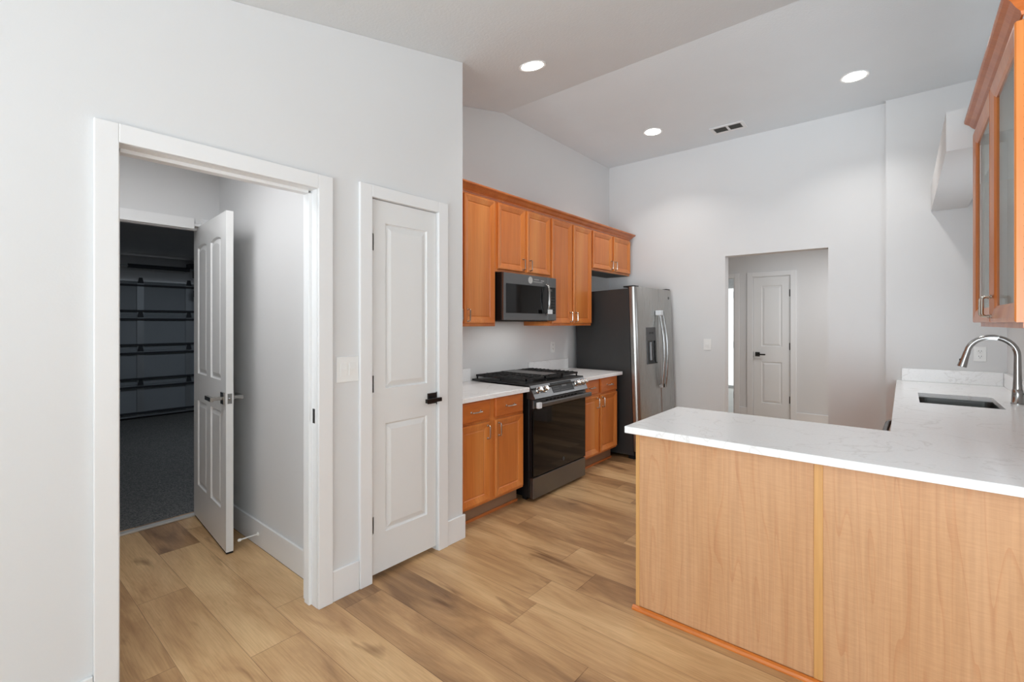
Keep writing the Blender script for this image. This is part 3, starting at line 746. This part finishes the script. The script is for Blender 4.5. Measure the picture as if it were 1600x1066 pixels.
# slanted control panel
f = MB(); f.prism([(-.020, .786), (-.022, .792), (.036, .898), (.060, .899), (.060, .786)], 'x', -.002, RW + .002)
cp = f.build('control_panel', MT['slate'], t)
n = Vector((0, -(.898 - .792), .058)).normalized(); n = Vector((0, -.877, .48))
up = Vector((0, .48, .877))
def on_panel(x, s): return Vector((x, -.022, .792)) + up * s   # s along slope 0..0.121
def patch(f, x0, x1, s0, s1, h, th=.002):
    pts = [on_panel(x, s) + n * h for x, s in ((x0, s0), (x1, s0), (x1, s1), (x0, s1))]
    bm = f.bm; A = [bm.verts.new(p) for p in pts]; B = [bm.verts.new(p + n * th) for p in pts]
    bm.faces.new(A[::-1]); bm.faces.new(B)
    for i in range(4): bm.faces.new([A[i], A[(i + 1) % 4], B[(i + 1) % 4], B[i]])
f = MB(); patch(f, .255, .560, .018, .104, 0.0); f.build('display', MT['screen'], cp)
f = MB()
for i in range(5):
    for j in range(4): patch(f, .268 + i * .018, .276 + i * .018, .03 + j * .018, .035 + j * .018, .0021, .0004)
f.build('keypad_legend', MT['graphite'], cp)
f = MB()
for i in range(8): patch(f, .37 + i * .022, .382 + i * .022, .028, .032, .0021, .0004)
f.build('function_legend', MT['graphite'], cp)
f = MB(); patch(f, .40, .47, .06, .08, .0021, .0003); f.build('clock', MT['graphite'], cp)
for x in (.070, .150, .622, .682, .742):
    c = on_panel(x, .062)
    f = MB(); f.lathe([(.026, 0), (.026, .004), (.023, .008)], c, n, 20); f.lathe([(.019, .008), (.020, .012), (.0185, .040), (.016, .043)], c, n, 20)
    f.build('knob', MT['knob'], cp)
# cooktop, burners and grates
f = MB(); f.box(-.012, RW + .012, .030, .640, .884, .8985, .003); ck = f.build('cooktop', MT['black'], t)
for cx, cy, r in ((.16, .18, .045), (.16, .46, .038), (.60, .18, .045), (.60, .46, .035), (.38, .32, .04)):
    f = MB(); f.lathe([(r, 0), (r, .010), (r * .8, .012), (r * .78, .020), (r * .3, .022)], (cx, cy, .8986), n=20); f.build('burner', MT['graphite'], ck)
for gx0, gx1 in ((.012, .258), (.262, .504), (.508, .754)):
    f = MB(); z0, z1 = .922, .934; w = .010
    f.box(gx0, gx1, .075, .075 + w, z0 - .004, z1); f.box(gx0, gx1, .605, .605 + w, z0 - .004, z1)
    f.box(gx0, gx0 + w, .075, .615, z0 - .004, z1); f.box(gx1 - w, gx1, .075, .615, z0 - .004, z1); f.box(gx0, gx1, .337, .347, z0 - .002, z1)
    cx = (gx0 + gx1) / 2
    for yy in (.12, .165, .21, .255, .30, .385, .43, .475, .52, .565): f.box(gx0 + w, cx - .028, yy - .0055, yy + .0055, z0 - .004, z1 + .005); f.box(cx + .028, gx1 - w, yy - .0055, yy + .0055, z0 - .004, z1 + .005)
    f.box(cx - .004, cx + .004, .085, .155, z0, z1 + .004); f.box(cx - .004, cx + .004, .25, .43, z0, z1 + .004); f.box(cx - .004, cx + .004, .52, .605, z0, z1 + .004)
    for fx in (gx0 + .004, gx1 - .014):
        for fy in (.077, .34, .603): f.box(fx, fx + .010, fy, fy + .010, .8986, z0)
    f.build('grate', MT['iron'], ck)
f = MB(); f.box(.295, .475, .11, .58, .9345, .9425, .003); f.build('griddle', MT['graphite'], ck)

# ------------------------------------------------------------------ microwave
t = thing('microwave', (-2.430, 2.800, 1.388), LEFT, 'steel over-the-range microwave hung under the short maple cabinet', 'microwave')
MW, MH = .735, .390
f = MB(); f.box(.0, MW, .022, .382, 0, MH - .0, .003); f.build('body', MT['black'], t)
f = MB(); f.box(.002, .603, 0, .0215, .004, MH - .004, .003); md = f.build('door', MT['slate'], t)
f = MB(); f.box(.030, .520, -.0012, .003, .062, .300, .0008); f.build('window', MT['bglass'], md)
f = MB(); f.box(.522, .602, -.0012, .003, .062, .300, .0008); f.build('handle_panel', MT['black'], md)
f = MB(); f.tube([(.575, -.003, .055), (.572, -.030, .075), (.567, -.040, .13), (.565, -.043, .19), (.567, -.040, .25), (.572, -.030, .30), (.575, -.003, .318)], .012, 10); f.build('handle', MT['chrome'], md)
f = MB(); f.box(.528, .590, -.060, -.052, .060, .098, .001); f.build('paper_tag', MT['tag'], md)
f = MB(); f.box(.605, MW - .002, 0, .0215, .004, MH - .004, .003); cpn = f.build('control_panel', MT['slate'], t)
f = MB(); f.box(.612, MW - .014, -.0012, .003, .062, .300, .0008); f.build('keypad', MT['bglass'], cpn)
for j in range(6):
    for i in range(3): f = MB(); f.box(.628 + i * .030, .640 + i * .030, -.0016, -.0011, .080 + j * .026, .086 + j * .026); f.build('key', MT['graphite'], cpn)
f = MB(); f.box(.628, .665, -.0016, -.0011, .262, .284); f.build('clock', MT['graphite'], cpn)
f = MB(); f.lathe([(.030, 0), (.030, .0008), (.024, .0008), (.024, .0003)], (.350, .0, .345), (0, -1, 0), 24)
f.box(.40, .47, -.0008, 0, .352, .357); f.box(.39, .52, -.0008, 0, .332, .336); f.box(.50, .545, -.0008, 0, .345, .352); f.build('sticker', MT['legend'], md)
f = MB(); f.box(.08, .64, .03, .30, -.006, -.0005, .002); f.build('vent_grille', MT['rubber'], t)
l = area('backsplash_fill', (.36, .12, -.012), (0, 0, 0), .60, .16, 1.0, (1.0, 0.97, 0.94)); l.parent = t  # light added under the microwave to brighten the backsplash

# ------------------------------------------------------------------ refrigerator (leaning back a little on its feet)
t = thing('refrigerator', (-1.985, 4.352, 0.0), 0, 'side-by-side steel refrigerator with charcoal sides and a dispenser', 'refrigerator', rot=(R(-2.0), 0, R(87.0)))
t.rotation_mode = 'XYZ'
FW, FH = .850, 1.735
f = MB(); f.box(0.004, FW - .004, .080, .735, .045, FH - .012, .004); f.build('body', MT['fside'], t)
f = MB(); f.box(.02, FW - .02, .05, .12, .012, .075); f.build('base_grille', MT['rubber'], t)
for fx in (.03, FW - .09):
    for fy, fz in ((.66, -.022), (.09, .003)): f = MB(); f.box(fx, fx + .06, fy, fy + .06, fz, .0445); f.build('foot', MT['rubber'], t)
f = MB(); f.box(.0, FW, .070, .0795, .085, FH - .006); f.build('gasket', MT['rubber'], t)
SPX = .500
def fdoor(x0, x1, left):
    # softly rounded door: outer edge curls back
    f = MB(); pts = []
    r = .045
    if left:
        for k in range(7):
            a = pi / 2 * k / 6; pts.append((x0 + r - r * cos(a), r - r * sin(a)))
        pts += [(x1 - .006, 0), (x1, .006), (x1, .069), (x0, .069)]
    else:
        pts += [(x0, .069), (x0, .006), (x0 + .006, 0)]
        for k in range(7):
            a = pi / 2 * k / 6; pts.append((x1 - r + r * sin(a), r - r * cos(a)))
        pts += [(x1, .069)]
    f.prism(pts, 'z', .09, FH, True)
    return f
def hinge_cap(parent, x0, x1):
    f = MB(); f.box(x0, x1, .02, .14, FH + .0005, FH + .014, .003); return f.build('hinge_cover', MT['rubber'], parent)
fl = fdoor(0, SPX - .002, True).build('door', MT['steel'], t, ang=25)
fr = fdoor(SPX + .002, FW, False).build('door', MT['steel'], t, ang=25)
hinge_cap(t, .01, .11); hinge_cap(t, FW - .11, FW - .01)
for dpar, hx, s in ((fl, SPX - .038, -1), (fr, SPX + .038, 1)):
    f = MB(); z0, z1 = .690, 1.485; path = []
    for k in range(17):
        u = k / 16; zz = z0 + (z1 - z0) * u; path.append((hx + s * .0, -.030 - .036 * sin(pi * u), zz))
    f.tube(path, .0125, 10)
    for zz in (z0 + .01, z1 - .01): f.box(hx - .013, hx + .013, -.040, .001, zz - .02, zz + .02, .004)
    f.build('handle', MT['chrome'], dpar)
f = MB(); f.box(SPX - .092, SPX - .024, -.062, -.004, 1.45, 1.50, .004); f.build('wrap_tag', MT['tag'], fl)
# water dispenser
DX0, DX1 = .195, .408
f = MB(); f.box(DX0, DX1, -.006, .010, .945, 1.325, .006); dp = f.build('dispenser', MT['graphite'], fl)
f = MB(); f.box(DX0 + .012, DX1 - .012, -.0072, -.005, .958, 1.185, .001); f.build('dispenser_cavity', MT['bglass'], dp)
f = MB(); f.box(DX0 + .055, DX0 + .090, -.016, -.006, .985, 1.17, .003); f.build('paddle', MT['galv'], dp)
f = MB(); f.box(DX0 + .06, DX1 - .06, -.0068, -.0055, 1.255, 1.275); f.build('display', MT['bglass'], dp)
f = MB(); f.box(DX0 + .005, DX1 - .005, -.016, -.004, .948, .960, .002); f.build('drip_tray', MT['bglass'], dp)
f = MB(); f.lathe([(.016, 0), (.016, .001), (.013, .001)], (FW - .10, 0, 1.645), (0, -1, 0), 20); f.build('emblem', MT['graphite'], fr)

# ------------------------------------------------------------------ peninsula and sink run
PX0, PY = -.985, 2.108
t = thing('peninsula_cabinet', (0, PY, 0), 0, 'pale maple panelled peninsula base under the white countertop', 'peninsula')
f = MB(); f.box(PX0 + .002, XR - .002, PY + .004, 2.690, .0, ZT - TH - .001); f.build('cabinet_body', MT['wood'], t, t.location)
f = MB(); f.box(PX0 + .018, -.262, PY - .002, PY + .0035, .018, ZT - TH - .001); f.build('back_panel', MT['panel'], t, t.location)
f = MB(); f.box(-.232, XR - .002, PY - .002, PY + .0035, .018, ZT - TH - .001); f.build('back_panel', MT['panel'], t, (0.37, PY, 0.3)).location = (0.37, 0, 0.3)
f = MB(); f.box(PX0, PX0 + .0178, PY - .005, PY + .0035, .0, ZT - TH - .001, .001); f.build('corner_strip', MT['strip'], t, t.location)
f = MB(); f.box(-.2618, -.2322, PY - .007, PY + .0035, .018, ZT - TH - .001, .002); f.build('seam_strip', MT['strip'], t, t.location)
f = MB(); f.prism([(PY - .0055, 0), (PY - .024, 0), (PY - .024, .006), (PY - .019, .014), (PY - .010, .0178), (PY - .0055, .0178)], 'x', PX0 - .012, XR - .002); f.build('shoe_molding', MT['shoe'], t, t.location)

CX0, CY0, CY1, CXI = -1.016, 2.045, 2.725, -.046
SX0, SX1, SY0, SY1 = .078, .447, 3.82, 4.37
t = thing('countertop', (0, 2.5, ZT), 0, 'white quartz L-shaped countertop of the peninsula and sink run', 'countertop')
xs = [CX0, CXI, SX0, SX1, XR - .001]; ys = [CY0, CY1, SY0, SY1, YJ - .001]
f = MB(); f.grid_slab(xs, ys, lambda i, j: (j == 0 or i > 0) and not (i == 2 and j == 2), ZT - TH, ZT); f.build('slab', MT['quartz'], t, t.location)
f = MB(); f.box(-.012, XR - .022, YJ - .020, YJ - .001, ZT + .0005, .985, .002); f.build('backsplash', MT['quartz'], t, t.location)
f = MB(); f.box(XR - .021, XR - .001, 3.5, YJ - .001, ZT + .0005, .985, .002); f.build('backsplash', MT['quartz'], t, t.location)
# undermount sink
def rrect(x0, x1, y0, y1, r, z, n=6):
    out = []
    for cx, cy, a0 in ((x1 - r, y1 - r, 0), (x0 + r, y1 - r, 90), (x0 + r, y0 + r, 180), (x1 - r, y0 + r, 270)):
        for k in range(n + 1):
            a = R(a0 + 90 * k / n); out.append((cx + r * cos(a), cy + r * sin(a), z))
    return out
t = thing('sink', ((SX0 + SX1) / 2, (SY0 + SY1) / 2, .63), 0, 'stainless undermount sink set into the white counter', 'sink')
f = MB(); bm = f.bm
L = [rrect(SX0 - .03, SX1 + .03, SY0 - .03, SY1 + .03, .03, ZT - TH - .001), rrect(SX0 - .002, SX1 + .002, SY0 - .002, SY1 + .002, .05, ZT - TH - .001), rrect(SX0 + .004, SX1 - .004, SY0 + .004, SY1 - .004, .05, .66), rrect(SX0 + .03, SX1 - .03, SY0 + .03, SY1 - .03, .05, .635)]
L += [rrect(SX0 + .01, SX1 - .01, SY0 + .01, SY1 - .01, .05, .630), rrect(SX0 - .006, SX1 + .006, SY0 - .006, SY1 + .006, .05, .66), rrect(SX0 - .006, SX1 + .006, SY0 - .006, SY1 + .006, .05, ZT - TH - .006), rrect(SX0 - .03, SX1 + .03, SY0 - .03, SY1 + .03, .03, ZT - TH - .006)]
V = [[bm.verts.new(p) for p in l] for l in L]
nn = len(V[0])
for a, c in ((0, 1), (1, 2), (2, 3), (4, 5), (5, 6), (6, 7), (7, 0)):
    for k in range(nn): bm.faces.new([V[a][k], V[a][(k + 1) % nn], V[c][(k + 1) % nn], V[c][k]])
bm.faces.new(V[3]); bm.faces.new(V[4])
f.build('basin', MT['sinksteel'], t, t.location)
f = MB(); f.lathe([(.040, 0), (.040, .003), (.030, .003), (.028, .001)], ((SX0 + SX1) / 2, (SY0 + SY1) / 2, .6355), n=20); f.build('drain', MT['chrome'], t, t.location)
# faucet
FX, FY = .528, 4.12
t = thing('faucet', (FX, FY, ZT), 0, 'brushed steel gooseneck pull-down faucet behind the sink', 'faucet')
f = MB(); f.lathe([(.031, 0.0005), (.031, .006), (.0275, .010), (.0255, .060), (.0245, .085), (.020, .092)], (0, 0, 0), n=24); f.build('base', MT['chrome'], t)
f = MB(); rr_ = .110; path = [(0, 0, .09), (0, 0, .16), (0, 0, .292)]
for k in range(1, 15):
    a = pi * k / 14 * .955; path.append((-rr_ + rr_ * cos(a), 0, .292 + rr_ * sin(a)))
f.tube(path, [.0215, .0185] + [.0160] * (len(path) - 2), 14); f.build('neck', MT['chrome'], t)
e = Vector(path[-1]); d = (e - Vector(path[-2])).normalized()
f = MB(); f.lathe([(.0168, 0), (.0175, .005), (.0180, .03), (.0225, .085), (.0235, .098), (.018, .100)], e, d, 20); sh = f.build('spray_head', MT['chrome'], t)
f = MB(); f.box(e.x - .036, e.x - .024, -.008, .008, e.z - .075, e.z - .045, .003); f.build('spray_button', MT['rubber'], sh)
f = MB(); f.tube([(.018, 0, .055), (.045, 0, .060)], .011, 12); f.tube([(.042, -.002, .060), (.055, -.015, .11), (.064, -.03, .175)], [.008, .007, .006], 10); f.build('handle', MT['chrome'], t)

# dishwasher and sink base below the right counter
t = thing('dishwasher', (-.020, 3.345, 0), RIGHT, 'dark dishwasher under the sink counter, only its handle showing', 'dishwasher')
f = MB(); f.box(0, .595, .03, .60, .10, ZT - TH - .004); f.build('body', MT['fside'], t)
f = MB(); f.box(.003, .592, 0, .0295, .11, ZT - TH - .004, .006); dw = f.build('door', MT['slate'], t)
f = MB(); f.tube([(.03, -.001, .823), (.035, -.034, .824), (.08, -.044, .824), (.30, -.050, .824), (.515, -.044, .824), (.56, -.034, .824), (.565, -.001, .823)], .013, 10); f.build('handle', MT['darkmetal'], dw)
f = MB(); f.box(.01, .585, .06, .12, 0, .098); f.build('toe_kick', MT['rubber'], t)
SB0, SB1 = 3.350, 5.180
cabinet('sink_cabinet', 'maple sink base cabinet under the right counter', 'base cabinet', (-.020, SB1, 0), RIGHT, SB1 - SB0, .06, .12, ZT - TH - .001,
        [(.02, .59, .14, .686, .55, .615), (.61, 1.20, .14, .686, 1.16, .615), (1.22, 1.81, .14, .686, 1.26, .615)],
        [(.02, .59, .702, .835), (.61, 1.20, .702, .835), (1.22, 1.81, .702, .835)], toe=.05)

# ------------------------------------------------------------------ glass-door wall cabinet at the right
XG, GY0, GY1 = .274, 2.188, 3.376
t = thing('glass_cabinet', (XG, GY1, 0), RIGHT, 'honey maple wall cabinet with two glass doors, at the right edge', 'wall cabinet')
GW = GY1 - GY0; GDP = XR - XG - .003; z0, z1 = 1.352, 2.350
# local x runs from the far end (0) towards the camera (GW)
f = MB()
f.box(GW - .020, GW, .030, GDP, z0, z1, .001)                                   # near end panel
f.box(0, GW - .0205, .030, GDP, z0, z0 + .02)
f.build('cabinet_body', MT['wood'], t)
f = MB(); f.box(0, GW - .0205, .030, GDP, z1 - .02, z1); f.build('top_board', MT['plastic'], t)
f = MB(); k = .012
f.box(0, .018, .030, .030 + k, z0 + .0205, z1 - .0205); f.box(0, .018, GDP - k, GDP, z0 + .0205, z1 - .0205)
f.build('end_frame', MT['plastic'], t)
f = MB(); f.box(.006, .011, .030 + k, GDP - k, z0 + .0205, z1 - .0205); f.build('end_pane', MT['glass'], t)
for j in range(22): f = MB(); f.lathe([(.003, 0), (.003, .0008)], (GW - .0199, .0255, z0 + .12 + j * .035), (1, 0, 0), 8); f.build('shelf_pin_hole', MT['rubber'], t)
f = MB(); f.box(GW - .070, GW - .0201, .0214, .0297, z0 + .002, z1 - .002); f.build('face_frame', MT['wood'], t)
def gdoor(x0, x1, hx):
    f = MB(); s = .066; a, c = 1.372, 2.338
    outer = [(x0, a), (x1, a), (x1, c), (x0, c)]
    bm = f.bm
    def loop(ins, y): return [bm.verts.new((px, y, pz)) for px, pz in ((x0 + ins, a + ins), (x1 - ins, a + ins), (x1 - ins, c - ins), (x0 + ins, c - ins))]
    ls = [loop(s, .020), loop(0, .020), loop(0, .004), loop(.004, 0), loop(.014, 0), loop(s - .012, .006), loop(s, .012), loop(s, .020)]
    for p, q in zip(ls, ls[1:]):
        for kk in range(4): bm.faces.new([p[kk], p[(kk + 1) % 4], q[(kk + 1) % 4], q[kk]])
    bmesh.ops.remove_doubles(bm, verts=bm.verts, dist=1e-6)
    dd = f.build('door', MT['wood'], t, ang=20)
    g = MB(); g.box(x0 + s - .006, x1 - s + .006, .013, .017, a + s - .006, c - s + .006); g.build('pane', MT['glass'], dd)
    pull(dd, hx, 1.437, True, .080)
    return dd
gdoor(.004, .620, .590); gdoor(.630, GW - .002, .664)
f = MB(); crown_run(f, [((XR - .002, GY0 - .0008), (0, -1)), ((XG + .020, GY0 - .0008), (-1, -1)), ((XG + .020, GY1), (-1, 0))], 2.3505, 1); f.xf(Matrix.Identity(4))
o = f.build('crown_molding', MT['crown'], None, (XG, 2.7, 2.3505)); tag(o, 'maple crown molding on top of the glass-door cabinet', 'molding')

# ------------------------------------------------------------------ small wall fittings
def switch_plate(loc, rotz, w, h, n, label):
    t = thing('light_switch', loc, rotz, label, 'light switch')
    f = MB(); f.box(-w / 2, w / 2, -.006, -.0005, -h / 2, h / 2, .002); f.build('wall_plate', MT['plastic'], t)
    for i in range(n):
        cx = (i - (n - 1) / 2) * .046
        f = MB(); f.prism([(-.006, -.033), (-.0075, -.033), (-.011, .0), (-.0075, .033), (-.006, .033)], 'x', cx - .0165, cx + .0165); f.build('rocker', MT['plastic'], t)
    return t
switch_plate((XW, 1.2795, 1.136), LEFT, .122, .128, 2, 'white double rocker switch between the hall doorway and pantry door')
switch_plate((-1.632, YB, 1.135), 0, .080, .120, 1, 'white rocker switch on the back wall left of the opening')
def outlet(loc, rotz, label):
    t = thing('wall_outlet', loc, rotz, label, 'outlet')
    f = MB(); f.box(-.036, .036, -.006, -.0005, -.058, .058, .002); f.build('wall_plate', MT['plastic'], t)
    for s in (-1, 1):
        f = MB(); f.lathe([(.017, 0), (.017, .002), (.015, .003)], (0, -.006, s * .021), (0, -1, 0), 20); rc = f.build('receptacle', MT['plastic'], t)
        f = MB(); f.box(-.008, -.0055, -.0096, -.0088, s * .021 - .001, s * .021 + .008); f.box(.0055, .008, -.0096, -.0088, s * .021 - .001, s * .021 + .008); f.lathe([(.0025, 0), (.0025, .0006)], (0, -.009, s * .021 - .008), (0, -1, 0), 10); f.build('slot', MT['rubber'], rc)
    return t
outlet((XK, 4.025, 1.118), LEFT, 'white outlet on the kitchen wall above the short counter')
outlet((.463, YJ, 1.124), 0, 'white outlet on the wall above the sink counter')

# ------------------------------------------------------------------ ceiling fittings
def can(x, y, label):
    z = ceil(y) ; tilt = math.atan(SL) if y < YC else 0.0
    t = thing('recessed_light', (x, y, z - .0005), 0, label, 'ceiling light', 'recessed ceiling lights of the kitchen', rot=(tilt, 0, 0))
    f = MB(); f.lathe([(.074, -.001), (.080, -.003), (.094, -.005), (.096, -.002), (.096, 0), (.074, 0)], (0, 0, 0), n=32); f.build('trim_ring', MT['plastic'], t)
    f = MB(); f.lathe([(.0735, -.0015), (.0735, -.004), (.06, -.006)], (0, 0, 0), n=32); f.build('diffuser', MT['lamp'], t)
    l = area('can_lamp', (0, 0, -.02), (0, 0, 0), .14, .14, CAN_W, (1.0, 0.97, 0.93), 'DISK', 115); l.parent = t
can(-1.960, 2.563, 'glowing recessed light on the sloped ceiling, nearest the pantry corner')
can(-1.941, 4.536, 'glowing recessed light left of the ceiling vent')
can(-.294, 4.530, 'glowing recessed light right of the ceiling vent')
t = thing('ceiling_vent', (-1.328, 4.918, ZC), 0, 'white metal ceiling vent with two grey louvred openings', 'vent')
f = MB(); x0, x1, y0, y1 = -.155, .155, -.095, .095
f.box(x0, x1, y0, -.062, -.008, -.0005, .002); f.box(x0, x1, .062, y1, -.008, -.0005, .002); f.box(x0, -.124, -.062, .062, -.008, -.0005); f.box(.124, x1, -.062, .062, -.008, -.0005); f.box(-.010, .010, -.062, .062, -.008, -.0005)
f.build('frame', MT['trim'], t)
f = MB(); f.box(-.124, -.010, -.062, .062, -.0022, -.0006); f.box(.010, .124, -.062, .062, -.0022, -.0006); f.build('backing', MT['ventdark'], t)
for x0, x1 in ((-.123, -.011), (.011, .123)):
    f = MB()
    for k in range(7):
        yy = -.056 + k * .0175; f.prism([(yy, -.0065), (yy + .010, -.0028), (yy + .011, -.0036), (yy + .001, -.0073)], 'x', x0, x1)
    f.build('louvre', MT['ventdark'], t)
